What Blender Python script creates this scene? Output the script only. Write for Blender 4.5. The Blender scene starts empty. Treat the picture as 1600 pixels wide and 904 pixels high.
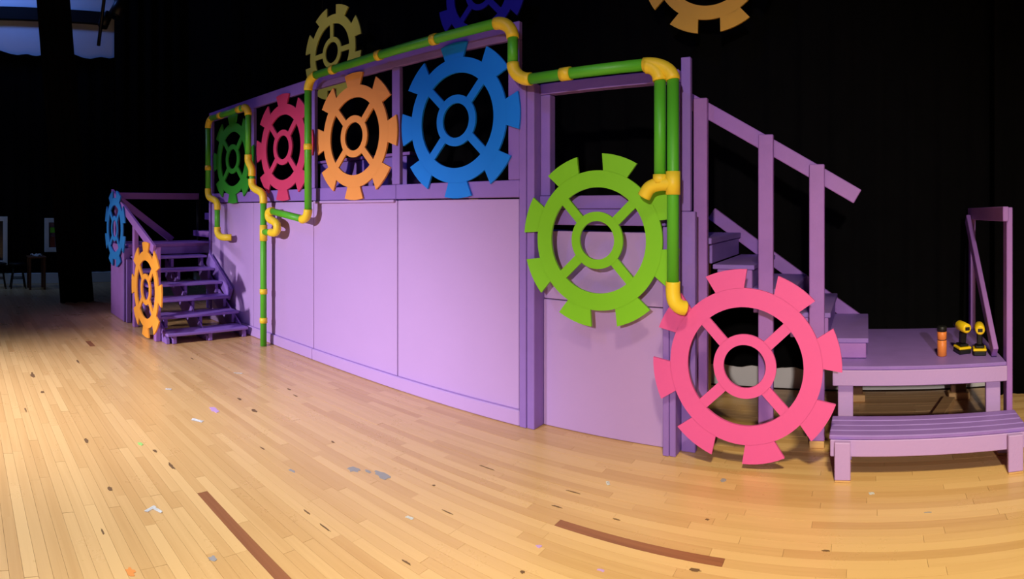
import bpy, bmesh, math, random
from mathutils import Vector, Matrix
random.seed(7)
S = bpy.context.scene
COL = S.collection
PI = math.pi

# ------------------------------------------------------------------ camera
# a phone panorama: central-cylindrical lens, 900 px per radian, horizon 325 px from the top
EYE = 1.45
F = 900.0
X0, YH = 1354.0, 325.0          # column that looks square at the set, horizon row
cd = bpy.data.cameras.new('camera')
cam = bpy.data.objects.new('camera', cd); COL.objects.link(cam)
cam.location = (0, 0, EYE)
cam.rotation_euler = (PI/2, 0, (X0-800)/F)
cd.type = 'PANO'
pc = cd if hasattr(cd, 'central_cylindrical_range_u_min') else cd.cycles
pc.panorama_type = 'CENTRAL_CYLINDRICAL'
pc.central_cylindrical_range_u_min = -800/F
pc.central_cylindrical_range_u_max = 800/F
pc.central_cylindrical_range_v_min = -(904-YH)/F
pc.central_cylindrical_range_v_max = YH/F
pc.central_cylindrical_radius = 1.0
cd.clip_end = 100
S.camera = cam

# ------------------------------------------------------------------ world, lights, exposure
w = bpy.data.worlds.new('world'); S.world = w; w.use_nodes = True
w.node_tree.nodes['Background'].inputs[0].default_value = (0.55, 0.5, 0.75, 1)
w.node_tree.nodes['Background'].inputs[1].default_value = 0.04
S.view_settings.view_transform = 'Standard'
S.view_settings.look = 'None'
S.view_settings.gamma = 1.0
S.view_settings.exposure = 0.0
S.view_settings.use_curve_mapping = False

def spot(name, loc, aim, power, color, angle, blend, size=0.12):
    d = bpy.data.lights.new(name, 'SPOT')
    d.energy = power; d.color = color; d.spot_size = math.radians(angle); d.spot_blend = blend
    d.shadow_soft_size = size
    o = bpy.data.objects.new(name, d); COL.objects.link(o)
    o.location = loc
    o.rotation_euler = (Vector(aim)-Vector(loc)).to_track_quat('-Z', 'Y').to_euler()
    return o
def area(name, loc, aim, power, color, sx, sy):
    d = bpy.data.lights.new(name, 'AREA'); d.shape = 'RECTANGLE'; d.size = sx; d.size_y = sy
    d.energy = power; d.color = color
    o = bpy.data.objects.new(name, d); COL.objects.link(o); o.location = loc
    o.rotation_euler = (Vector(aim)-Vector(loc)).to_track_quat('-Z', 'Y').to_euler()
    return o
# front-of-house stage lights, low and frontal
spot('front_spot_left', (-4.2, -5.0, 2.9), (-4.55, 3.15, -0.10), 2850, (1.0, 0.93, 1.0), 41, 1.0)
spot('front_spot_right', (1.2, -6.0, 3.4), (-0.65, 3.0, 0.30), 2000, (1.0, 0.90, 0.86), 42, 1.0)
# added tight fill that brightens the gears on the left stair railing
spot('railing_gear_fill', (-7.9, -4.0, 2.6), (-7.2, 2.0, 0.85), 800, (1.0, 0.93, 0.95), 20, 0.9)
# overhead work lights above the forestage
spot('work_light_left', (-3.0, -1.2, 5.2), (-3.2, 0.0, 0.0), 1500, (0.93, 0.98, 1.0), 72, 1.0, 0.3)
spot('work_light_right', (0.5, -0.6, 5.4), (0.4, 1.4, 0.0), 1750, (1.0, 0.89, 0.48), 62, 1.0, 0.3)
spot('olive_gear_fill', (-5.0, -4.0, 5.6), (-5.34, 4.0, 3.25), 260, (1.0, 0.95, 0.85), 12, 0.9)  # added fill, only brightens the hanging olive gear
# blue wash on the top of the set
spot('blue_wash', (-3.2, -3.0, 6.6), (-3.4, 3.4, 3.1), 330, (0.14, 0.20, 1.0), 58, 1.0, 0.15)
# blue light in the wing, high on the side wall
area('wing_blue_light', (-9.9, 0.6, 6.7), (-11.1, 1.2, 5.2), 42, (0.12, 0.28, 1.0), 1.0, 0.4)
spot('wing_violet_spot', (-8.4, 0.6, 5.0), (-6.5, 2.8, 0.5), 170, (0.42, 0.34, 1.0), 55, 0.9, 0.2)
spot('wing_prop_fill', (-8.9, -1.6, 3.8), (-11.0, 1.3, 0.6), 70, (0.35, 0.62, 1.0), 46, 0.9, 0.2)  # added blue fill so the wing objects and base strip show

# ------------------------------------------------------------------ helpers
def at(px, py, Y):
    """point on the plane y = Y seen at photo pixel (px, py)"""
    t = (px-X0)/F
    return Vector((Y*math.tan(t), Y, EYE+(YH-py)*Y/math.cos(t)/F))
def tag(o, label=None, cat=None, group=None, kind=None):
    if label: o['label'] = label
    if cat: o['category'] = cat
    if group: o['group'] = group
    if kind: o['kind'] = kind
    return o
def empty(name, loc, label=None, cat=None, group=None):
    o = bpy.data.objects.new(name, None); COL.objects.link(o); o.location = loc
    o.empty_display_size = 0.1
    return tag(o, label, cat, group)
def wloc(o):
    v = Vector(o.location); p = o.parent
    while p: v += Vector(p.location); p = p.parent
    return v
def link(name, me, mat, parent=None, loc=(0, 0, 0)):
    """loc is a world position; parents are never rotated"""
    o = bpy.data.objects.new(name, me); COL.objects.link(o)
    if mat and not me.materials: me.materials.append(mat)
    if parent:
        o.parent = parent; o.location = Vector(loc)-wloc(parent)
    else: o.location = loc
    return o
def finish(bm, name, smooth=False):
    me = bpy.data.meshes.new(name); bmesh.ops.recalc_face_normals(bm, faces=bm.faces); bm.to_mesh(me); bm.free()
    if smooth:
        for p in me.polygons: p.use_smooth = True
    return me
def hexa(name, pts, mat, parent=None, bev=0.004):
    """box-like solid from 8 world points: bottom ring 0-3, top ring 4-7"""
    c = sum((Vector(p) for p in pts), Vector())/8
    bm = bmesh.new()
    v = [bm.verts.new(Vector(p)-c) for p in pts]
    for f in ((0, 1, 2, 3), (4, 5, 6, 7), (0, 1, 5, 4), (1, 2, 6, 5), (2, 3, 7, 6), (3, 0, 4, 7)):
        bm.faces.new([v[i] for i in f])
    bmesh.ops.recalc_face_normals(bm, faces=bm.faces)
    if bev: bmesh.ops.bevel(bm, geom=list(bm.edges), offset=bev, segments=1, affect='EDGES')
    return link(name, finish(bm, name), mat, parent, c)
def box(name, x0, x1, y0, y1, z0, z1, mat, parent=None, bev=0.004):
    return hexa(name, [(x0, y0, z0), (x1, y0, z0), (x1, y1, z0), (x0, y1, z0),
                       (x0, y0, z1), (x1, y0, z1), (x1, y1, z1), (x0, y1, z1)], mat, parent, bev)
def beam(name, p0, p1, wid, th, face, mat, parent=None, bev=0.004):
    """board from p0 to p1; th is its thickness along 'face', wid the other way"""
    p0, p1 = Vector(p0), Vector(p1); d = (p1-p0).normalized(); n = Vector(face).normalized()
    s = d.cross(n).normalized()*wid/2; n = s.cross(d).normalized()*th/2
    pts = [p0-s-n, p0+s-n, p0+s+n, p0-s+n, p1-s-n, p1+s-n, p1+s+n, p1-s+n]
    return hexa(name, pts, mat, parent, bev)
def prism_xz(name, poly, y0, y1, mat, parent=None):
    """outline in x,z extruded from y0 to y1"""
    cx = sum(p[0] for p in poly)/len(poly); cz = sum(p[1] for p in poly)/len(poly); cy = (y0+y1)/2
    bm = bmesh.new()
    a = [bm.verts.new((p[0]-cx, y0-cy, p[1]-cz)) for p in poly]; b = [bm.verts.new((p[0]-cx, y1-cy, p[1]-cz)) for p in poly]
    bm.faces.new(a); bm.faces.new(b[::-1]); n = len(poly)
    for i in range(n): bm.faces.new((a[i], a[(i+1) % n], b[(i+1) % n], b[i]))
    return link(name, finish(bm, name), mat, parent, (cx, cy, cz))
def catmull(pts, k=6):
    P = [Vector(p) for p in pts]; P = [P[0]*2-P[1]]+P+[P[-1]*2-P[-2]]; out = []
    for i in range(1, len(P)-2):
        for j in range(k):
            t = j/k; a, b, c, d = P[i-1:i+3]
            out.append(0.5*((2*b)+(c-a)*t+(2*a-5*b+4*c-d)*t*t+(3*b-a-3*c+d)*t**3))
    return out+[P[-2]]
def tube(name, pts, r, mat, parent=None, n=20, radii=None):
    P = [Vector(p) for p in pts]; c = sum(P, Vector())/len(P)
    bm = bmesh.new(); rings = []; u = None
    for i, p in enumerate(P):
        d = (P[min(i+1, len(P)-1)]-P[max(i-1, 0)]).normalized()
        if u is None:
            u = d.cross(Vector((0, 1, 0)))
            if u.length < 0.1: u = d.cross(Vector((1, 0, 0)))
        u = (u-d*u.dot(d)).normalized(); v = d.cross(u); rr = radii[i] if radii else r
        rings.append([bm.verts.new(p-c+(u*math.cos(2*PI*k/n)+v*math.sin(2*PI*k/n))*rr) for k in range(n)])
    for a, b in zip(rings, rings[1:]):
        for k in range(n):
            f = bm.faces.new((a[k], a[(k+1) % n], b[(k+1) % n], b[k])); f.smooth = True
    bm.faces.new(rings[0][::-1]); bm.faces.new(rings[-1])
    return link(name, finish(bm, name), mat, parent, c)
def arc(p0, corner, p1, k=8):
    """quarter-bend points between two ends round a corner"""
    p0, c, p1 = Vector(p0), Vector(corner), Vector(p1)
    o = p0+p1-c
    return [o+(c-p1)*math.cos(a)*1.0+(c-p0)*math.sin(a) for a in [PI/2*i/k for i in range(k+1)]]
def lathe(name, prof, mat, parent, loc, n=24):
    bm = bmesh.new(); rings = []
    for r, z in prof:
        rings.append([bm.verts.new((r*math.cos(2*PI*k/n), r*math.sin(2*PI*k/n), z)) for k in range(n)])
    for a, b in zip(rings, rings[1:]):
        for k in range(n):
            f = bm.faces.new((a[k], a[(k+1) % n], b[(k+1) % n], b[k])); f.smooth = True
    bm.faces.new(rings[0][::-1]); bm.faces.new(rings[-1])
    return link(name, finish(bm, name), mat, parent, loc)

# ------------------------------------------------------------------ materials
def srgb(r, g, b):
    return tuple(((c/255)/12.92 if c/255 <= 0.04045 else ((c/255+0.055)/1.055)**2.4) for c in (r, g, b))
def mat_base(name):
    m = bpy.data.materials.new(name); m.use_nodes = True
    nt = m.node_tree; return m, nt, nt.nodes['Principled BSDF']
def paint(name, rgb, rough=0.5, var=0.10, scale=3.0, bump=0.08, metal=0.0, spec=0.4):
    m, nt, b = mat_base(name); N = nt.nodes; L = nt.links
    col = srgb(*rgb)
    geo = N.new('ShaderNodeNewGeometry')
    n1 = N.new('ShaderNodeTexNoise'); n1.inputs['Scale'].default_value = scale; n1.inputs['Detail'].default_value = 5
    L.new(geo.outputs['Position'], n1.inputs['Vector'])
    mx = N.new('ShaderNodeMix'); mx.data_type = 'RGBA'
    mx.inputs[6].default_value = (*[c*(1-var) for c in col], 1); mx.inputs[7].default_value = (*[min(1, c*(1+var)) for c in col], 1)
    L.new(n1.outputs['Fac'], mx.inputs[0]); L.new(mx.outputs[2], b.inputs['Base Color'])
    n2 = N.new('ShaderNodeTexNoise'); n2.inputs['Scale'].default_value = 60; n2.inputs['Detail'].default_value = 4
    L.new(geo.outputs['Position'], n2.inputs['Vector'])
    bp = N.new('ShaderNodeBump'); bp.inputs['Strength'].default_value = bump; bp.inputs['Distance'].default_value = 0.01
    L.new(n2.outputs['Fac'], bp.inputs['Height']); L.new(bp.outputs['Normal'], b.inputs['Normal'])
    b.inputs['Roughness'].default_value = rough; b.inputs['Metallic'].default_value = metal
    b.inputs['Specular IOR Level'].default_value = spec
    return m
def wood(name, dark, light, along='X', rough=0.35, perplank=True, spec=0.5):
    m, nt, b = mat_base(name); N = nt.nodes; L = nt.links
    geo = N.new('ShaderNodeNewGeometry'); oi = N.new('ShaderNodeObjectInfo')
    add = N.new('ShaderNodeMath'); add.operation = 'ADD'
    L.new(geo.outputs['Random Per Island'], add.inputs[0]); L.new(oi.outputs['Random'], add.inputs[1])
    fr = N.new('ShaderNodeMath'); fr.operation = 'FRACT'; L.new(add.outputs[0], fr.inputs[0])
    mp = N.new('ShaderNodeMapping'); mp.inputs['Scale'].default_value = (1.6, 38, 38) if along == 'X' else (38, 38, 1.6)
    L.new(geo.outputs['Position'], mp.inputs['Vector'])
    off = N.new('ShaderNodeVectorMath'); off.operation = 'ADD'
    L.new(mp.outputs['Vector'], off.inputs[0])
    sc = N.new('ShaderNodeMath'); sc.operation = 'MULTIPLY'; sc.inputs[1].default_value = 37.0
    L.new(fr.outputs[0], sc.inputs[0]); L.new(sc.outputs[0], off.inputs[1])
    g = N.new('ShaderNodeTexNoise'); g.inputs['Scale'].default_value = 1.0; g.inputs['Detail'].default_value = 6; g.inputs['Distortion'].default_value = 0.6
    L.new(off.outputs[0], g.inputs['Vector'])
    mixv = N.new('ShaderNodeMath'); mixv.operation = 'MULTIPLY_ADD'; mixv.inputs[1].default_value = 0.55 if perplank else 0.0
    L.new(fr.outputs[0], mixv.inputs[0])
    g2 = N.new('ShaderNodeMath'); g2.operation = 'MULTIPLY'; g2.inputs[1].default_value = 0.50 if perplank else 1.0
    L.new(g.outputs['Fac'], g2.inputs[0]); L.new(g2.outputs[0], mixv.inputs[2])
    cr = N.new('ShaderNodeValToRGB'); L.new(mixv.outputs[0], cr.inputs[0])
    cr.color_ramp.elements[0].position = 0.08; cr.color_ramp.elements[0].color = (*srgb(*dark), 1)
    cr.color_ramp.elements[1].position = 0.75; cr.color_ramp.elements[1].color = (*srgb(*light), 1)
    # scuffs: sparse dark marks worn into the finish
    sn = N.new('ShaderNodeTexNoise'); sn.inputs['Scale'].default_value = 2.3; sn.inputs['Detail'].default_value = 8; sn.inputs['Roughness'].default_value = 0.75
    L.new(geo.outputs['Position'], sn.inputs['Vector'])
    sr = N.new('ShaderNodeValToRGB'); sr.color_ramp.elements[0].position = 0.66; sr.color_ramp.elements[1].position = 0.80
    sr.color_ramp.elements[0].color = (0, 0, 0, 1); sr.color_ramp.elements[1].color = (0.4, 0.4, 0.4, 1)
    L.new(sn.outputs['Fac'], sr.inputs[0])
    mm = N.new('ShaderNodeMix'); mm.data_type = 'RGBA'; L.new(sr.outputs[0], mm.inputs[0]); L.new(cr.outputs[0], mm.inputs[6])
    mm.inputs[7].default_value = (*srgb(150, 105, 70), 1)
    L.new(mm.outputs[2], b.inputs['Base Color'])
    rn = N.new('ShaderNodeMapRange'); rn.inputs['To Min'].default_value = rough-0.06; rn.inputs['To Max'].default_value = rough+0.10
    L.new(sn.outputs['Fac'], rn.inputs['Value']); L.new(rn.outputs[0], b.inputs['Roughness'])
    b.inputs['Specular IOR Level'].default_value = spec
    bp = N.new('ShaderNodeBump'); bp.inputs['Strength'].default_value = 0.05; bp.inputs['Distance'].default_value = 0.004
    L.new(g.outputs['Fac'], bp.inputs['Height']); L.new(bp.outputs['Normal'], b.inputs['Normal'])
    return m
M = {}
M['panel'] = paint('lilac_panel_paint', (180, 146, 206), 0.55, 0.05, 1.6)
M['trim'] = paint('violet_trim_paint', (140, 106, 188), 0.5, 0.10, 6)
M['rail'] = paint('mauve_rail_paint', (158, 108, 188), 0.5, 0.12, 8)
M['tread'] = paint('violet_tread_paint', (142, 108, 192), 0.5, 0.12, 8)
M['lumber'] = wood('bare_lumber', (176, 128, 78), (222, 178, 118), 'X', 0.6, False)
M['plank'] = wood('maple_plank', (194, 148, 96), (220, 178, 124), 'X', 0.27)
M['plank_dark'] = wood('walnut_plank', (120, 72, 46), (156, 100, 66), 'X', 0.4, False)
M['subfloor'] = paint('subfloor_dark', (70, 44, 24), 0.9, 0.1)
M['black'] = paint('black_velour', (18, 17, 17), 0.95, 0.3, 4, 0.2, 0, 0.1)
M['blackpaint'] = paint('black_wall_paint', (14, 15, 18), 0.8, 0.2, 3, 0.1, 0, 0.2)
M['blackmetal'] = paint('black_metal', (16, 16, 18), 0.4, 0.1, 3, 0.02, 0.3)
M['white'] = paint('white_wall_paint', (205, 210, 215), 0.7, 0.08, 2)
M['whitecyc'] = paint('off_white_wall', (215, 212, 208), 0.7, 0.10, 2)
M['pipe'] = paint('green_pipe', (84, 178, 40), 0.45, 0.06, 5, 0.03)
M['fitting'] = paint('yellow_fitting', (240, 206, 48), 0.45, 0.05, 5, 0.03)
def gearmat(n, rgb): return paint(n, rgb, 0.5, 0.04, 3, 0.05)
M['screen'] = paint('dark_glass', (22, 30, 42), 0.15, 0.2, 4, 0)
M['paper'] = paint('white_paper', (235, 235, 238), 0.8, 0.03)
M['stain_grey'] = paint('grey_paint_smear', (150, 145, 150), 0.6, 0.1)
M['stain_dark'] = paint('dark_scuff', (112, 82, 56), 0.6, 0.2)
M['stain_green'] = paint('green_paint_drip', (150, 200, 110), 0.6, 0.05)
M['stain_orange'] = paint('orange_paint_smear', (225, 140, 70), 0.6, 0.1)
M['stain_lilac'] = paint('lilac_paint_drip', (190, 150, 205), 0.6, 0.1)
M['brown'] = paint('brown_stained_wood', (96, 60, 36), 0.5, 0.2, 6)

# ------------------------------------------------------------------ the setting
XL, XR, YB = -11.15, 4.2, 4.60
floor = box('floor', XL, XR, -2.4, YB+0.1, -0.08, -0.022, M['subfloor'], None, 0)
tag(floor, kind='structure')
PW = 0.0575
plank_mesh = {}
def plank_me(l, mk):
    k = (round(l, 3), mk)
    if k not in plank_mesh:
        bm = bmesh.new(); bmesh.ops.create_cube(bm, size=1)
        bmesh.ops.scale(bm, vec=(k[0]-0.0012, PW-0.0012, 0.02), verts=bm.verts)
        me = finish(bm, 'plank'); me.materials.append(M[mk]); plank_mesh[k] = me
    return plank_mesh[k]
special = {}                      # row index -> dark planks (x0, x1)
def row_of(Y): return int(math.floor((Y+2.4)/PW))
special.setdefault(row_of(1.175), []).append((-2.69, -1.44))
special.setdefault(row_of(2.29), []).append((-1.36, -0.58))
special.setdefault(row_of(1.354), []).append((-6.14, -5.90))
planks = []
lens = [0.4, 0.5, 0.6, 0.75, 0.9, 1.05, 1.2, 1.4]
nrow = int((YB+2.4)/PW)
for r in range(nrow):
    y = -2.4+(r+0.5)*PW
    cuts = sorted(special.get(r, []))
    x = XL; segs = []
    stops = cuts+[(XR, XR)]
    for (c0, c1) in stops:
        if x == XL: x0 = XL; first = True
        while x < c0-1e-6:
            l = random.choice(lens)
            if x == XL: l *= random.choice([0.5, 1])
            if c0-(x+l) < 0.3: l = c0-x
            segs.append((x, x+l, 'plank')); x += l
        if c1 > c0: segs.append((c0, c1, 'plank_dark')); x = c1
    for (a, b, mk) in segs:
        cx = (a+b)/2; d = math.hypot(cx, y); th = math.atan2(cx, y)
        px = X0+F*th; py = YH+F*EYE/max(d, 0.1)
        inview = -60 < px < 1660 and py < 960 and y > 0
        planks.append((a, b, y, mk, d if inview else 1e9 if not inview else d))
planks.sort(key=lambda p: (p[3] == 'plank', p[4]))
far = bmesh.new()
for i, (a, b, y, mk, d) in enumerate(planks):
    jz = random.uniform(-0.0006, 0.0003)
    if i < 300:
        link('plank', plank_me(b-a, mk), None, floor, ((a+b)/2, y, -0.0105+jz))
    else:
        x0, x1, y0, y1, z0, z1 = a+.0006, b-.0006, y-PW/2+.0006, y+PW/2-.0006, -0.0205+jz, -0.0005+jz
        v = [far.verts.new(p) for p in ((x0, y0, z0), (x1, y0, z0), (x1, y1, z0), (x0, y1, z0), (x0, y0, z1), (x1, y0, z1), (x1, y1, z1), (x0, y1, z1))]
        for f in ((4, 5, 6, 7), (0, 1, 5, 4), (1, 2, 6, 5), (2, 3, 7, 6), (3, 0, 4, 7)): far.faces.new([v[k] for k in f])
fo = link('plank_field', finish(far, 'plank_field'), M['plank'], floor, (0, 0, 0)); tag(fo, kind='stuff')

# paint smears and scuffs dried on the boards
def splat(name, px, py, rx, ry, mk, seed):
    d = F*EYE/(py-YH); th = (px-X0)/F; c = Vector((d*math.sin(th), d*math.cos(th), 0.0004))
    rnd = random.Random(seed); n = 14; bm = bmesh.new(); top = []; bot = []
    for k in range(n):
        a = 2*PI*k/n; q = rnd.uniform(0.55, 1.1)
        x, y = rx*q*math.cos(a), ry*q*math.sin(a)
        top.append(bm.verts.new((x, y, 0.0008))); bot.append(bm.verts.new((x, y, -0.0008)))
    bm.faces.new(top)
    for k in range(n): bm.faces.new((bot[k], bot[(k+1) % n], top[(k+1) % n], top[k]))
    return link(name, finish(bm, name), M[mk], floor, c)
for i, (px, py, rx, ry, mk) in enumerate([
    (597, 742, .075, .03, 'stain_grey'), (552, 733, .05, .03, 'stain_grey'), (575, 736, .03, .012, 'stain_grey'), (456, 735, .03, .012, 'stain_grey'),
    (332, 872, .02, .02, 'stain_grey'), (219, 693, .03, .016, 'stain_green'), (204, 893, .03, .02, 'stain_orange'), (842, 853, .015, .012, 'stain_lilac'),
    (938, 890, .02, .008, 'stain_lilac'), (335, 640, .07, .03, 'stain_lilac'), (816, 893, .012, .01, 'stain_dark'), (1085, 890, .03, .012, 'stain_dark'), (1130, 750, .02, .02, 'stain_grey'),
    (268, 728, .05, .012, 'stain_dark'), (51, 586, .10, .02, 'stain_dark'), (122, 565, .07, .012, 'stain_dark'), (397, 641, .04, .018, 'stain_dark'), (462, 618, .04, .008, 'stain_dark'),
    (135, 688, .04, .014, 'stain_dark'), (242, 704, .025, .01, 'stain_dark'), (66, 612, .03, .015, 'stain_dark'), (452, 608, .03, .01, 'stain_dark'), (374, 623, .03, .012, 'stain_dark'),
    (678, 758, .012, .01, 'stain_dark'), (870, 791, .03, .006, 'stain_dark'), (963, 811, .02, .006, 'stain_dark'), (895, 768, .05, .004, 'stain_dark'), (760, 730, .06, .004, 'stain_dark'),
    (40, 640, .05, .008, 'stain_dark'), (300, 560, .04, .006, 'stain_dark'), (410, 700, .03, .006, 'stain_dark'), (520, 690, .02, .008, 'stain_dark'), (480, 800, .03, .005, 'stain_dark'), (700, 800, .04, .004, 'stain_dark'), (160, 830, .03, .005, 'stain_dark'), (1290, 860, .02, .006, 'stain_dark'), (1450, 800, .02, .005, 'stain_grey'), (130, 470, .05, .01, 'stain_dark'),
    (172, 763, .03, .012, 'stain_dark'), (508, 824, .05, .004, 'stain_dark'), (1105, 811, .012, .008, 'stain_dark'), (635, 878, .03, .006, 'stain_dark')]):
    splat('paint_mark', px, py, rx, ry, mk, 100+i)

wl = box('wall_left', XL-0.12, XL, -2.4, YB+0.1, 0, 7.0, M['white'], None, 0); tag(wl, kind='structure')
wb = box('wall_back', XL, XR, YB, YB+0.12, 0, 7.0, M['whitecyc'], None, 0); tag(wb, kind='structure')
ce = box('ceiling', XL, XR, -2.4, YB+0.1, 7.0, 7.1, M['blackpaint'], None, 0); tag(ce, kind='structure')
def curtain(name, p0, p1, z0, z1, amp, pitch, mat, label, flare=0.0, seed=1, ragged=0.0, lean=0.0):
    """pleated cloth hung between two floor points"""
    p0, p1 = Vector((*p0, 0)), Vector((*p1, 0)); d = p1-p0; Ln = d.length; d.normalize(); n = Vector((-d.y, d.x, 0))
    rnd = random.Random(seed); nu = max(8, int(Ln/pitch*8)); nv = 10; bm = bmesh.new(); G = []
    ph = rnd.uniform(0, 6)
    for j in range(nv+1):
        z = z1+(z0-z1)*j/nv; row = []
        for i in range(nu+1):
            u = Ln*i/nu; o = amp*(math.sin(2*PI*u/pitch+ph+0.5*math.sin(u*1.7))+0.35*math.sin(2*PI*u/pitch*2.3+1.0))*(0.6+0.4*j/nv)
            zz = z+(ragged*(math.sin(u*5)+0.6*math.sin(u*13+1)) if j == 0 else 0)
            cen = Ln/2; uu = cen+(u-cen)*(1+flare*j/nv)+lean*j/nv
            row.append(bm.verts.new(p0+d*uu+n*o+Vector((0, 0, zz))))
        G.append(row)
    for j in range(nv):
        for i in range(nu):
            f = bm.faces.new((G[j][i], G[j][i+1], G[j+1][i+1], G[j+1][i])); f.smooth = True
    bmesh.ops.solidify(bm, geom=list(bm.faces), thickness=0.008)
    me = finish(bm, name)
    o = link(name, me, mat); tag(o, label, 'curtain'); return o
curtain('stage_curtain', (XL+0.35, 4.50), (XR-0.1, 4.50), 0.19, 6.9, 0.03, 0.28, M['black'], 'long black pleated curtain hanging along the back behind the purple set', seed=2)
curtain('stage_curtain', (XL+0.30, 2.95), (XL+0.30, 4.58), 0.02, 6.9, 0.04, 0.3, M['black'], 'black curtain at the side wall right of the blue lit patch', seed=3)
curtain('stage_curtain', (XL+0.14, -2.2), (XL+0.14, 3.2), 0.22, 4.42, 0.025, 0.3, M['black'], 'low black drape covering the side wall below the blue lit strip', seed=4, ragged=0.03)
curtain('stage_curtain', (-8.7, 0.95), (-8.7, 1.48), 0.0, 6.9, 0.05, 0.2, M['black'], 'narrow black leg curtain standing alone in the dark left wing', 0.03, seed=5, lean=0.56)
curtain('stage_curtain', (0.98, 4.36), (3.9, 4.36), 0.0, 6.9, 0.03, 0.25, M['black'], 'black curtain reaching the floor at the right picture edge beside the platform', seed=6)
# dark beam running across the pale side wall, white base strip below
tb = box('trim_1', XL, XL+0.10, -2.4, 2.9, 5.09, 5.33, M['blackpaint'], None, 0.005); tag(tb, kind='structure')
bb = box('baseboard_left', XL, XL+0.18, -2.4, 2.95, 0, 0.20, M['white'], None, 0.005); tag(bb, kind='structure')

# ------------------------------------------------------------------ gears
def ring_mesh(name, r0, r1, t, n=96):
    bm = bmesh.new(); R = []
    for r, y in ((r0, -t/2), (r1, -t/2), (r1, t/2), (r0, t/2)):
        R.append([bm.verts.new((r*math.cos(2*PI*k/n), y, r*math.sin(2*PI*k/n))) for k in range(n)])
    for a in range(4):
        A, B = R[a], R[(a+1) % 4]
        for k in range(n):
            bm.faces.new((A[k], A[(k+1) % n], B[(k+1) % n], B[k]))
    return finish(bm, name)
def poly_mesh(name, poly, t):
    bm = bmesh.new()
    a = [bm.verts.new((x, -t/2, z)) for x, z in poly]; b = [bm.verts.new((x, t/2, z)) for x, z in poly]
    bm.faces.new(a); bm.faces.new(b[::-1]); n = len(poly)
    for i in range(n): bm.faces.new((a[i], a[(i+1) % n], b[(i+1) % n], b[i]))
    return finish(bm, name)
GT = 0.016
def arcpts(r, a0, a1, k): return [(r*math.cos(a0+(a1-a0)*i/k), r*math.sin(a0+(a1-a0)*i/k)) for i in range(k+1)]
rad = math.radians
def gear_meshes():
    rim = ring_mesh('rim', 0.61, 0.805, GT); hub = ring_mesh('hub', 0.222, 0.33, GT, 64)
    tooth = poly_mesh('tooth', arcpts(0.803, -rad(11), rad(11), 6)+arcpts(1.0, rad(13), -rad(13), 6), GT)
    wd = 0.056
    def edge(r): return [(math.sqrt(r*r-s*s), s) for s in (-wd, 0, wd)]
    spoke = poly_mesh('spoke', edge(0.328)+edge(0.612)[::-1], GT)
    return rim, hub, tooth, spoke
def gear(loc, R, phase, spoke_phase, mat, label, group='cut-out gears on the set', wires=None, tilt=0):
    g = empty('gear_cutout', loc, label, 'gear', group)
    rim, hub, tooth, spoke = [m.copy() for m in GM]
    for me in (rim, hub, tooth, spoke): me.materials.append(mat)
    for nm, me in (('rim', rim), ('hub', hub)):
        o = link(nm, me, None, g, loc); o.scale = (R, 1, R)
    for k in range(8):
        o = link('tooth', tooth, None, g, loc); o.scale = (R, 1, R); o.rotation_euler = (0, -rad(phase+45*k), 0)
    for k in range(4):
        o = link('spoke', spoke, None, g, loc); o.scale = (R, 1, R); o.rotation_euler = (0, -rad(spoke_phase+90*k), 0)
    if wires:
        for dx in (-0.35, 0.35):
            tube('wire', [(loc[0]+dx*R, loc[1], loc[2]+0.66*R), (loc[0]+dx*R, loc[1], wires)], 0.003, M['blackmetal'], g, 6)
    return g
GM = gear_meshes()
YF = 3.15            # front of the purple wall
YG = YF-GT/2-0.004   # gears screwed on the wall front
gear((-6.17, YG, 2.04), 0.535, 90, 45, gearmat('dark_green_gear', (50, 150, 40)), 'dark green gear inside the small green pipe loop at the far left of the wall')
gear((-5.03, YG, 2.075), 0.55, 90, 45, gearmat('crimson_gear', (208, 62, 106)), 'crimson gear on the wall between the dark green gear and the orange gear')
gear((-3.87, YG, 2.07), 0.55, 90, 45, gearmat('orange_gear', (240, 156, 80)), 'large orange gear high on the wall below the olive gear')
gear((-2.71, YG, 2.08), 0.56, 92, 47, gearmat('blue_gear', (18, 128, 232)), 'large bright blue gear high on the wall')
gear((-1.585, YG, 1.254), 0.53, 28, 43, gearmat('lime_gear', (126, 200, 30)), 'lime green gear in front of the open flat, behind the tall green pipes')
gear((-0.672, 3.13, 0.572), 0.54, 11.5, 43, gearmat('pink_gear', (222, 86, 156)), 'bright pink gear standing just above the floor before the right stairs')
gear((-5.34, 4.0, 3.25), 0.54, 68, 90, gearmat('olive_gear', (226, 216, 84)), 'olive yellow gear hanging above the wall behind the sloping green pipe', 'gears hanging behind the set', 6.99)
gear((-3.41, 4.3, 3.51), 0.53, 22, 45, gearmat('indigo_gear', (64, 52, 190)), 'dim indigo gear hanging high behind the top pipe elbow', 'gears hanging behind the set', 6.99)
gear((-1.177, 4.2, 3.31), 0.54, 22.5, 45, gearmat('golden_gear', (246, 186, 46)), 'golden yellow gear hanging at the top edge of the picture', 'gears hanging behind the set', 6.99)
YS = 2.03            # front of the left stair railing
gear((-7.42, YS-GT/2-0.002, 1.178), 0.51, 22.5, 45, gearmat('sky_blue_gear', (44, 132, 206)), 'blue gear at the top end of the left stair railing', 'gears on the left stair railing')
gear((-6.10, YS-GT/2-0.002, 0.545), 0.53, 90, 45, gearmat('amber_gear', (248, 166, 60)), 'amber orange gear at the foot of the left stair railing', 'gears on the left stair railing')

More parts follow.
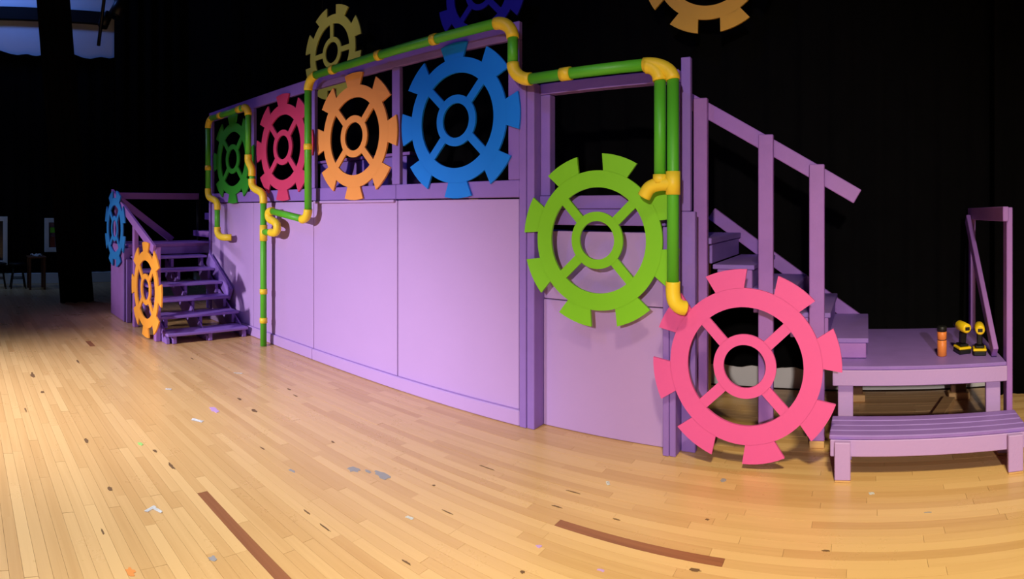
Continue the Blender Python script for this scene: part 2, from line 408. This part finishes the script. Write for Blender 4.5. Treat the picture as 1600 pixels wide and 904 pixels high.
# ------------------------------------------------------------------ the long purple wall
wall = empty('set_wall', (-4.5, YF, 0), 'long purple panelled set wall with framed openings above', 'set wall')
bay = [-6.84, -5.72, -4.53, -3.36, -2.215]
pn, tr = M['panel'], M['trim']
for i in range(4):
    a, b = bay[i], bay[i+1]
    if i == 3: b = -2.182
    box('panel', a+0.004, b-0.004, YF+0.02, YF+0.045, 0.105, 1.512, pn, wall, 0.005)
for a, b in ((-6.84, -4.53), (-4.525, -2.17)):
    box('baseboard', a, b, YF-0.002, YF+0.04, 0.002, 0.105, pn, wall, 0.006)
for i, x in enumerate(bay):
    box('post', x-0.045, x+0.045, YF, YF+0.04, 1.64, 2.575, tr, wall)
    if i < 4: box('middle_rail', x+0.002 if i else x-0.045, bay[i+1]-0.002 if i < 3 else bay[i+1]+0.045, YF+0.001, YF+0.04, 1.522, 1.638, tr, wall)
for a, b in ((-6.885, -4.53), (-4.527, -2.17)):
    box('top_rail', a, b, YF+0.001, YF+0.04, 2.577, 2.695, tr, wall)
box('ledge', -4.50, -3.38, YF-0.006, YF+0.03, 1.496, 1.518, pn, wall)
box('corner_post', -2.168, -2.115, YF-0.002, YF+0.145, 0.0, 2.27, tr, wall)
box('corner_post', -2.113, -2.055, YF+0.006, YF+0.145, 0.0, 2.27, tr, wall)
for x in (-6.5, -4.53, -2.6):
    box('back_stud', x-0.045, x+0.045, YF+0.047, YF+0.085, 0.0, 1.52, M['lumber'], wall)
# left return of the wall
box('end_stud', -6.885, -6.845, YF-0.002, YF+0.09, 0.002, 1.52, tr, wall)

flat = empty('open_flat', (-1.6, 3.27, 0), 'shorter purple flat with a black opening above, joined to the long wall', 'set wall')
FX0, FX1, YQ = -2.053, -1.175, 3.27
box('panel', FX0, FX1, YQ, YQ+0.02, 0.002, 0.843, pn, flat, 0.004)
box('panel', FX0, FX1, YQ+0.004, YQ+0.024, 0.848, 1.30, pn, flat, 0.004)
box('middle_rail', FX0, FX1, YQ-0.045, YQ+0.002, 1.342, 1.444, tr, flat)
box('middle_rail', FX0, FX1, YQ-0.05, YQ+0.03, 1.447, 1.53, tr, flat)
box('top_rail', FX0, -1.092, YQ-0.045, YQ+0.03, 2.20, 2.272, tr, flat)
box('stile', -2.053, -1.98, YQ-0.04, YQ+0.03, 1.532, 2.198, tr, flat)
box('end_stile', -1.17, -1.132, 3.165, 3.30, 0.0, 1.34, tr, flat)
box('end_stile', -1.130, -1.092, 3.170, 3.30, 0.0, 2.198, tr, flat)
box('end_post', -1.088, -1.00, 3.26, 3.30, 0.0, 1.43, tr, flat)
box('end_post', -1.09, -1.03, 3.262, 3.30, 1.432, 2.35, tr, flat)

# ------------------------------------------------------------------ green pipe run
pr = empty('pipe_run', (-5.25, 3.035, 0), 'green pipe with yellow fittings running along and over the purple wall', 'pipe')
YP, RP, RFIT = 3.035, 0.034, 0.041
gp, yf = M['pipe'], M['fitting']
def P(x, z, y=None): return Vector((x, YP if y is None else y, z))
def pipe(a, b): return tube('pipe', [a, b], RP, gp, pr)
def coup(c, axis, l=0.06):
    c = Vector(c); a = Vector(axis)*l/2; return tube('coupling', [c-a, c+a], RFIT, yf, pr)
def elbow(a, c, b): return tube('elbow', arc(a, c, b), RFIT, yf, pr)
XZ, ZZ = (1, 0, 0), (0, 0, 1)
# small loop round the dark green gear
za = 2.575
elbow(P(-6.66, za-0.11), P(-6.66, za), P(-6.55, za)); pipe(P(-6.58, za), P(-5.67, za))
coup(P(-6.30, za), XZ, 0.07); coup(P(-5.80, za), XZ, 0.09)
elbow(P(-5.69, za), P(-5.59, za), P(-5.59, za-0.10))
pipe(P(-6.66, za-0.09), P(-6.66, 1.66)); coup(P(-6.66, 1.96), ZZ, 0.06)
tube('offset_bend', catmull([P(-6.66, 1.70), P(-6.655, 1.64), P(-6.61, 1.585), P(-6.45, 1.545), P(-6.39, 1.50), P(-6.385, 1.43)]), RFIT, yf, pr)
pipe(P(-6.385, 1.46), P(-6.385, 1.17))
tube('elbow', catmull([P(-6.385, 1.22), P(-6.38, 1.16), P(-6.33, 1.115), P(-6.24, 1.10), P(-6.16, 1.10, 3.06), P(-6.13, 1.10, 3.10)]), RFIT, yf, pr)
pipe(P(-5.59, za-0.08), P(-5.59, 1.98))
tube('offset_bend', catmull([P(-5.59, 2.04), P(-5.585, 1.97), P(-5.51, 1.88), P(-5.505, 1.80)]), RFIT, yf, pr)
pipe(P(-5.505, 1.83), P(-5.505, 1.72))
tube('offset_bend', catmull([P(-5.505, 1.77), P(-5.50, 1.71), P(-5.44, 1.66), P(-5.31, 1.62), P(-5.26, 1.57), P(-5.255, 1.50)]), RFIT, yf, pr)
pipe(P(-5.255, 1.54), P(-5.255, 0.002))
coup(P(-5.255, 1.19), ZZ, 0.17); coup(P(-5.255, 0.575), ZZ, 0.055); coup(P(-5.255, 0.27), ZZ, 0.055)
pipe(P(-5.23, 1.20), P(-5.08, 1.20))
tube('s_bend', catmull([P(-5.11, 1.20), P(-5.03, 1.20), P(-4.985, 1.225), P(-4.985, 1.285), P(-5.04, 1.315), P(-5.12, 1.335), P(-5.15, 1.375), P(-5.13, 1.415), P(-5.06, 1.42)], 8), RFIT, yf, pr)
pipe(P(-5.09, 1.42), P(-4.50, 1.345))
elbow(P(-4.53, 1.345), P(-4.425, 1.335), P(-4.425, 1.44))
ZT = 2.665
pipe(P(-4.425, 1.41), P(-4.425, ZT-0.08)); coup(P(-4.425, 2.02), ZZ, 0.055)
elbow(P(-4.425, ZT-0.12), P(-4.425, ZT), P(-4.30, ZT))
pipe(P(-4.33, ZT), P(-2.28, ZT))
for x in (-4.04, -3.43, -2.83): coup(P(x, ZT), XZ, 0.05)
elbow(P(-2.28, ZT), P(-2.14, ZT), P(-2.14, ZT-0.12))
ZR = 2.265
pipe(P(-2.14, ZT-0.10), P(-2.14, ZR+0.09))
elbow(P(-2.14, ZR+0.12), P(-2.14, ZR), P(-2.00, ZR))
pipe(P(-2.02, ZR), P(-1.20, ZR)); coup(P(-1.745, ZR), XZ, 0.07)
elbow(P(-1.235, ZR), P(-1.06, ZR), P(-1.06, ZR-0.10))
elbow(P(-1.22, ZR-0.012, YP-0.005), P(-1.137, ZR-0.012, YP-0.005), P(-1.137, ZR-0.10, YP-0.005))
pipe(P(-1.137, ZR-0.08), P(-1.137, 1.60)); pipe(P(-1.06, ZR-0.08), P(-1.06, 1.0))
coup(P(-1.06, 1.59), ZZ, 0.13); coup(P(-1.137, 1.615), ZZ, 0.05)
tube('branch_bend', catmull([P(-1.06, 1.585), P(-1.14, 1.585), P(-1.20, 1.565), P(-1.235, 1.515)]), RFIT*0.95, yf, pr)
tube('elbow', catmull([P(-1.06, 1.04), P(-1.06, 0.98), P(-1.05, 0.93), P(-1.025, 0.90, 3.05), P(-1.00, 0.89, 3.07)]), RFIT, yf, pr)

# ------------------------------------------------------------------ deck behind the wall
dk = empty('raised_deck', (-4, 3.85, 0), 'raised deck hidden behind the long purple wall', 'platform')
box('deck_top', -6.8, -1.12, 3.34, 4.40, 1.22, 1.26, M['tread'], dk)
for x in (-6.7, -5.0, -3.2, -1.5):
    for y in (3.42, 4.32): box('leg', x-0.045, x+0.045, y-0.045, y+0.045, 0, 1.22, M['lumber'], dk)
bx = empty('purple_box', (-4.5, 3.9, 1.26), 'purple box with a lid board seen through the orange gear', 'box')
box('lid', -5.26, -3.80, 3.74, 4.10, 1.945, 1.975, M['rail'], bx)
box('front_board', -5.24, -3.86, 3.76, 3.785, 1.265, 1.940, M['tread'], bx)
box('side_board', -5.24, -5.215, 3.787, 4.08, 1.265, 1.940, M['tread'], bx)
box('side_board', -3.885, -3.86, 3.787, 4.08, 1.265, 1.940, M['tread'], bx)

# ------------------------------------------------------------------ left stairs with landing
st = empty('staircase', (-6.4, 2.6, 0), 'purple open-riser stairs at the left going up to a landing', 'stairs')
td = M['tread']
Z1, RISE, RUN, XS = 0.115, 0.145, 0.225, -5.70
for i in range(6):
    x = XS-RUN*i; z = Z1+RISE*i
    box('tread', x-0.265, x, 2.13, 3.098, z-0.03, z, td, st, 0.006)
    for y in (2.20, 2.62, 3.035):
        if i == 0: box('tread_support', x-0.12, x-0.03, y, y+0.045, 0.001, z-0.031, td, st)
        else: box('tread_support', x-0.16, x-0.07, y, y+0.04, z-RISE+0.001, z-0.031, td, st)
def stringer(y0, y1):
    z0 = 0.002; pts = [(XS-0.28, z0), (XS-0.06, z0), (XS-0.06, Z1-0.034), (XS-RUN*5-0.06, Z1+RISE*5-0.034-0.0), (XS-RUN*5-0.28, Z1+RISE*5-0.034)]
    pts = [(XS-0.05, z0), (XS-0.05, 0.05), (XS-RUN*5-0.24, 0.80), (XS-RUN*5-0.24, 0.56), (XS-0.42, z0)]
    return prism_xz('stringer', pts, y0, y1, td, st)
stringer(2.135, 2.17); stringer(2.60, 2.618); stringer(3.078, 3.096)
beam('wall_stringer', (-6.84, 3.124, 0.80), (-6.20, 3.124, 0.41), 0.17, 0.036, (0, 1, 0), td, st)
LX = -7.06
box('landing_top', -7.72, LX, 2.10, 3.60, 0.945, 0.986, M['rail'], st)
box('landing_fascia', LX-0.03, LX, 2.10, 3.60, 0.85, 0.944, td, st)
box('side_panel', -7.70, -7.10, YS+0.010, YS+0.034, 0.003, 0.975, M['rail'], st)
box('side_post', -7.09, -7.055, YS+0.01, YS+0.09, 0, 0.944, td, st)
box('side_post', -7.03, -6.99, YS+0.03, YS+0.09, 0, 0.80, td, st)
for y in (2.25, 3.5):
    for x in (-7.62, -7.16): box('landing_leg', x-0.04, x+0.04, y-0.04, y+0.04, 0, 0.944, td, st)
rl = M['rail']
p_end = (-5.94, 0.72); p_mid = (-6.74, 1.18); p_top = (-7.62, 1.66)
for (x, zt) in ((-5.94, 1.03), (-6.74, 1.285), (-7.62, 1.64)):
    box('railing_post', x-0.04, x+0.04, YS+0.038, YS+0.094, 0.0, zt, rl, st)
beam('handrail', (-7.66, YS+0.019, 1.665), (-5.90, YS+0.019, 1.00), 0.10, 0.035, (0, 1, 0), rl, st)
beam('end_rail', (-7.68, YS+0.04, 1.62), (-7.68, 3.35, 1.62), 0.09, 0.035, (1, 0, 0), rl, st)
beam('end_brace', (-7.64, YS+0.12, 1.57), (-7.64, 2.92, 1.00), 0.09, 0.035, (1, 0, 0), rl, st)
box('end_post', -7.70, -7.62, 3.32, 3.36, 0.986, 1.575, M['blackpaint'], st)  # black colour stands in for shade on this rear post
# next step up from the landing, at the end of the wall
box('upper_step', -7.70, -6.93, 3.27, 3.60, 1.05, 1.13, rl, st)
box('upper_step_support', -7.30, -7.25, 3.40, 3.45, 0.986, 1.05, td, st)
box('upper_step', -7.36, -7.04, 3.30, 3.62, 1.29, 1.385, td, st)
box('upper_step_support', -7.22, -7.18, 3.42, 3.46, 1.13, 1.29, td, st)

# ------------------------------------------------------------------ right: stairs, platform, step bench
rs = empty('staircase', (-0.5, 3.9, 0), 'purple stairs with sloping handrail climbing left behind the pink gear', 'stairs')
YA, YZ = 3.56, 4.40
steps = [(0.0, -0.27, 0.645), (-0.235, -0.505, 0.80), (-0.47, -0.74, 0.945), (-0.715, -0.975, 1.09)]
prev = 0.52
for (x1, x0, z) in steps:
    box('tread', x0, x1+0.012, YA, YZ, z-0.03, z, td, rs)
    box('riser', x1-0.025, x1-0.003, YA+0.025, YZ-0.03, prev+0.001, z-0.031, td, rs)
    box('side_board', x0+0.03, x1-0.002, YA+0.002, YA+0.024, max(z-0.155, 0.523), z-0.031, M['rail'], rs)
    prev = z
box('top_tread', -1.11, -0.975, 3.53, YZ, 1.22, 1.26, td, rs)
box('top_riser', -1.005, -0.985, YA+0.025, YZ-0.03, 1.092, 1.218, td, rs)
for x in (-1.235, -0.758):
    box('leg', x-0.03, x+0.03, 4.30, 4.36, 0, 1.05 if x > -0.9 else 1.2, M['lumber'], rs)
for x, zt in ((-1.03, 2.14), (-0.613, 1.90), (-0.300, 1.715)):
    q = box('railing_post', x-0.046, x+0.046, 3.46, 3.498, 0.045, zt, rl, rs)
    box('post_foot', x-0.046, x+0.046, 3.46, 3.498, 0.0, 0.044, M['lumber'], q)
beam('handrail', (-1.13, 3.52, 2.145), (-0.055, 3.52, 1.52), 0.095, 0.038, (0, 1, 0), rl, rs)
beam('far_stringer', (-1.22, 4.425, 1.41), (-0.06, 4.425, 0.585), 0.10, 0.036, (0, 1, 0), rl, rs)
box('lumber_cleat', -1.108, -1.08, 3.47, 3.50, 0.3, 1.15, M['lumber'], rs)

pf = empty('low_platform', (0.33, 3.9, 0), 'low purple platform at the right with a braced end railing', 'platform')
PX0, PX1, PY0, PY1, PZ = -0.20, 0.84, 3.385, 4.44, 0.52
box('platform_top', PX0, PX1, PY0, PY1, PZ-0.022, PZ, td, pf)
box('front_skirt', PX0, PX1+0.004, PY0-0.004, PY0+0.034, PZ-0.115, PZ-0.023, M['panel'], pf)
box('side_skirt', PX1-0.034, PX1, PY0+0.036, PY1, PZ-0.115, PZ-0.023, td, pf)
box('side_skirt', PX0, PX0+0.034, PY0+0.036, PY1, PZ-0.115, PZ-0.023, M['lumber'], pf)
for x in (PX0+0.03, PX1-0.12):
    box('leg', x, x+0.09, PY0+0.036, PY0+0.075, 0.0, PZ-0.117, M['panel'], pf)
for x in (PX0+0.05, PX1-0.20):
    q = box('leg', x, x+0.12, PY1-0.10, PY1-0.06, 0.0, PZ-0.024, M['brown'], pf)
    box('leg_foot', x-0.02, x+0.14, PY1-0.13, PY1-0.05, 0.0, 0.05, M['lumber'], q)
box('railing_post', PX1+0.005, PX1+0.043, PY0+0.02, PY0+0.11, 0.0, 1.455, rl, pf)
box('railing_post', PX1-0.045, PX1-0.007, PY1-0.09, PY1, PZ, 1.40, rl, pf)
beam('railing_cap', (PX1-0.005, PY0+0.0, 1.415), (PX1-0.03, PY1+0.02, 1.405), 0.09, 0.036, (1, 0, 0), M['rail'], pf)
beam('railing_brace', (PX1-0.066, PY1-0.08, 1.37), (PX1-0.05, PY0+0.10, 0.555), 0.085, 0.034, (1, 0, 0), rl, pf)

bn = empty('step_bench', (0.3, 3.2, 0), 'slatted purple step bench in front of the low platform', 'bench')
BX0, BX1, BY0, BY1, BZ = -0.20, 0.885, 3.075, 3.372, 0.235
nsl = 4; sw = (BY1-BY0)/nsl
for k in range(nsl):
    box('slat', BX0, BX1, BY0+k*sw+0.003, BY0+(k+1)*sw-0.003, BZ-0.024, BZ, M['tread'], bn, 0.005)
box('front_apron', BX0+0.005, BX1-0.005, BY0+0.004, BY0+0.04, BZ-0.115, BZ-0.025, M['panel'], bn)
box('back_apron', BX0+0.005, BX1-0.005, BY1-0.04, BY1-0.004, BZ-0.140, BZ-0.025, M['lumber'], bn)
for x in (BX0+0.005, BX1-0.041): box('side_apron', x, x+0.036, BY0+0.042, BY1-0.042, BZ-0.115, BZ-0.025, M['panel'], bn)
for x in (BX0+0.03, BX1-0.12):
    for y in (BY0-0.034, BY1-0.08):
        q = box('leg', x, x+0.085, y, y+0.036, 0.010, (BZ-0.026 if y < BY0 else BZ-0.116), M['panel'], bn)
        box('leg_end', x, x+0.085, y, y+0.036, 0.0, 0.0095, M['lumber'], q, 0.001)

lb = beam('loose_board', (0.37, 3.62, 0.019), (0.62, 4.28, 0.019), 0.09, 0.036, (0, 0, 1), M['lumber'])
tag(lb, 'bare wooden board lying on the floor under the low platform', 'board')

# orange cylinder and two drills on the platform
bo = empty('drink_bottle', (0.474, 3.60, PZ), 'orange cylinder with black cap standing on the platform', 'bottle')
om = paint('orange_plastic', (226, 130, 62), 0.4, 0.05); bkm = paint('black_plastic', (20, 19, 20), 0.45, 0.1); ym = paint('yellow_plastic', (240, 200, 24), 0.4, 0.05)
lathe('body', [(0.026, 0), (0.030, 0.003), (0.030, 0.098), (0.0275, 0.100)], om, bo, (0.474, 3.60, PZ+0.0005))
lathe('band', [(0.0275, 0), (0.0275, 0.004)], bkm, bo, (0.474, 3.60, PZ+0.1005))
lathe('shoulder', [(0.0275, 0), (0.030, 0.002), (0.030, 0.046), (0.026, 0.050)], om, bo, (0.474, 3.60, PZ+0.105))
lathe('cap', [(0.027, 0), (0.031, 0.002), (0.031, 0.028), (0.024, 0.034)], bkm, bo, (0.474, 3.60, PZ+0.1555))
def drill(x, y, yaw, label):
    d = empty('cordless_drill', (x, y, PZ), label, 'drill', 'drills on the low platform')
    def rot(o):
        v = Vector(o.location); v.rotate(Matrix.Rotation(yaw, 3, 'Z')); o.location = v; o.rotation_euler[2] = yaw; return o
    O = Vector((x, y, PZ))
    rot(box('battery', x-0.040, x+0.040, y-0.055, y+0.055, PZ+0.001, PZ+0.030, bkm, d, 0.006))
    rot(box('battery_plate', x-0.042, x+0.042, y-0.057, y+0.045, PZ+0.031, PZ+0.046, ym, d, 0.004))
    rot(box('handle_base', x-0.030, x+0.030, y-0.045, y+0.040, PZ+0.047, PZ+0.062, bkm, d, 0.006))
    rot(hexa('grip', [O+Vector(p) for p in ((-.017, -.030, .063), (.017, -.030, .063), (.017, .022, .063), (-.017, .022, .063),
                                            (-.019, -.042, .140), (.019, -.042, .140), (.019, .012, .140), (-.019, .012, .140))], bkm, d, 0.007))
    rot(box('trigger', x-0.008, x+0.008, y+0.014, y+0.026, PZ+0.105, PZ+0.135, bkm, d, 0.003))
    c = O+Vector((0, 0, 0.170))
    rot(tube('motor_housing', [c+Vector((0, q, 0)) for q in (-0.085, -0.078, -0.01, 0.04, 0.05)], 0.03, ym, d, 20, [0.022, 0.030, 0.032, 0.031, 0.026]))
    rot(tube('torque_collar', [c+Vector((0, q, 0)) for q in (0.0505, 0.075)], 0.026, bkm, d, 20))
    rot(tube('chuck', [c+Vector((0, q, 0)) for q in (0.0755, 0.10, 0.125)], 0.02, bkm, d, 16, [0.022, 0.021, 0.012]))
    rot(box('rear_vent', x-0.015, x+0.015, y-0.090, y-0.0855, PZ+0.160, PZ+0.180, bkm, d, 0.001))
    return d
drill(0.612, 3.66, rad(14), 'yellow and black cordless drill standing beside the orange cylinder')
drill(0.715, 3.60, rad(-8), 'yellow and black cordless drill standing next to the railing brace')

# ------------------------------------------------------------------ dim things in the left wing
XW = XL+0.20
def framed(y0, y1, z0, z1, label, cat, extra=False):
    f = empty('wall_frame', (XW, (y0+y1)/2, z0), label, cat)
    t = 0.085
    box('frame_side', XW, XW+0.04, y0, y0+t, z0, z1, M['white'], f); box('frame_side', XW, XW+0.04, y1-t, y1, z0, z1, M['white'], f)
    box('frame_bottom', XW, XW+0.04, y0+t, y1-t, z0, z0+t, M['white'], f); box('frame_top', XW, XW+0.04, y0+t, y1-t, z1-t, z1, M['white'], f)
    gl = box('glass', XW+0.004, XW+0.014, y0+t, y1-t, z0+t, z1-t, M['screen'], f, 0)
    if extra:  # flat green and red patches on the dark glass
        box('green_patch', XW+0.015, XW+0.018, y0+0.11, y0+0.20, 0.98, 1.08, paint('green_patch', (96, 190, 40), 0.6), gl, 0)
        box('red_patch', XW+0.015, XW+0.018, y0+0.11, y0+0.20, 0.70, 0.90, paint('red_patch', (120, 50, 30), 0.6), gl, 0)
    return f
framed(0.15, 0.87, 0.37, 1.29, 'white framed dark pane on the wall at the left picture edge', 'frame')
framed(1.58, 2.10, 0.61, 1.26, 'white framed dark pane with a green patch beside the leg curtain', 'frame', True)
def stool(x, y, label):
    s = empty('stool', (x, y, 0), label, 'stool', 'stools in the left wing')
    lathe('seat', [(0.14, 0.0), (0.16, 0.01), (0.16, 0.03), (0.14, 0.04)], M['blackmetal'], s, (x, y, 0.42))
    for k in range(4):
        a = PI/4+k*PI/2; tube('leg', [(x+0.10*math.cos(a), y+0.10*math.sin(a), 0.42), (x+0.19*math.cos(a), y+0.19*math.sin(a), 0)], 0.012, M['blackmetal'], s, 8)
    for k in range(4):
        a, b = PI/4+k*PI/2, PI/4+(k+1)*PI/2; q = 0.153
        tube('rung', [(x+q*math.cos(a), y+q*math.sin(a), 0.18), (x+q*math.cos(b), y+q*math.sin(b), 0.18)], 0.009, M['blackmetal'], s, 8)
stool(-10.45, 1.02, 'dark stool in the left wing beside the small table')
stool(-10.45, 0.66, 'dark stool in the left wing at the picture edge')
tbq = empty('small_table', (-10.3, 1.32, 0), 'small dark table in the left wing with a white paper on it', 'table')
box('table_top', -10.48, -10.12, 1.18, 1.50, 0.56, 0.59, M['brown'], tbq)
for x in (-10.45, -10.15):
    for y in (1.21, 1.47): box('leg', x-0.02, x+0.02, y-0.02, y+0.02, 0, 0.559, M['brown'], tbq)
def scrap(loc, rx, ry, rot, label, crumple=0.006, seed=0, mk='paper'):
    rnd = random.Random(seed); n = 6; bm = bmesh.new(); G = []
    for i in range(n+1):
        row = []
        for j in range(n+1):
            row.append(bm.verts.new(((i/n-0.5)*rx*2*rnd.uniform(.9, 1.05), (j/n-0.5)*ry*2*rnd.uniform(.9, 1.05), 0.001+crumple*rnd.random())))
        G.append(row)
    for i in range(n):
        for j in range(n): bm.faces.new((G[i][j], G[i+1][j], G[i+1][j+1], G[i][j+1]))
    bmesh.ops.solidify(bm, geom=list(bm.faces), thickness=0.0008)
    o = link('paper_scrap', finish(bm, 'paper_scrap'), M[mk], None, loc); o.rotation_euler[2] = rot
    return tag(o, label, 'paper scrap', 'litter on the stage floor')
scrap((-10.25, 1.33, 0.592), 0.09, 0.09, 0.2, 'crumpled white paper lying on the small dark table', 0.05, 9)
def fl(px, py):
    d = F*EYE/(py-YH); th = (px-X0)/F; return (d*math.sin(th), d*math.cos(th), 0.0005)
scrap(fl(308, 657), .045, .018, 0.6, 'white paper scrap on the floor beyond the dark floor strip', 0.004, 1)
scrap(fl(235, 795), .010, .035, 0.5, 'short upright stroke of white tape on the floor at left', 0.002, 2)
scrap(fl(246, 797), .030, .010, 0.4, 'flat stroke of white tape forming an L on the floor', 0.002, 3)
scrap(fl(372, 583), .040, .008, 0.9, 'thin white strip lying on the floor below the left stairs', 0.003, 4)
scrap(fl(263, 608), .025, .014, 0.9, 'tiny white scrap near the left stairs, farthest from the wall', 0.003, 5)
scrap(fl(1362, 771), .014, .012, 0.2, 'small square white scrap on the floor before the bench', 0.002, 6)
scrap(fl(950, 755), .010, .022, 0.6, 'little white scrap on the floor below the lime gear', 0.003, 7)
scrap(fl(640, 809), .020, .010, 0.2, 'pale scrap on the floor by the grey paint smear', 0.002, 8)

# lighting boom hanging in the wing
bm_ = empty('lighting_boom', (-9.3, 2.45, 4.6), 'dark lighting boom with a lamp hanging before the pale wall', 'stage light')
tube('boom_pipe', [(-9.3, 2.60, 6.99), (-9.3, 2.25, 4.15)], 0.03, M['blackmetal'], bm_, 10)
tube('boom_pipe', [(-9.0, 2.9, 6.99), (-9.15, 2.60, 4.75)], 0.06, M['blackmetal'], bm_, 10)
tube('lamp_body', [(-9.2, 2.66, 4.95), (-9.2, 2.62, 4.85), (-9.2, 2.5, 4.62)], 0.1, M['blackmetal'], bm_, 16, [0.06, 0.12, 0.12])
tube('lamp_lens', [(-9.2, 2.499, 4.618), (-9.2, 2.494, 4.608)], 0.10, M['screen'], bm_, 16)
tube('lamp_body', [(-9.4, 2.45, 4.75), (-9.4, 2.42, 4.68), (-9.4, 2.34, 4.5)], 0.1, M['blackmetal'], bm_, 16, [0.05, 0.09, 0.09])
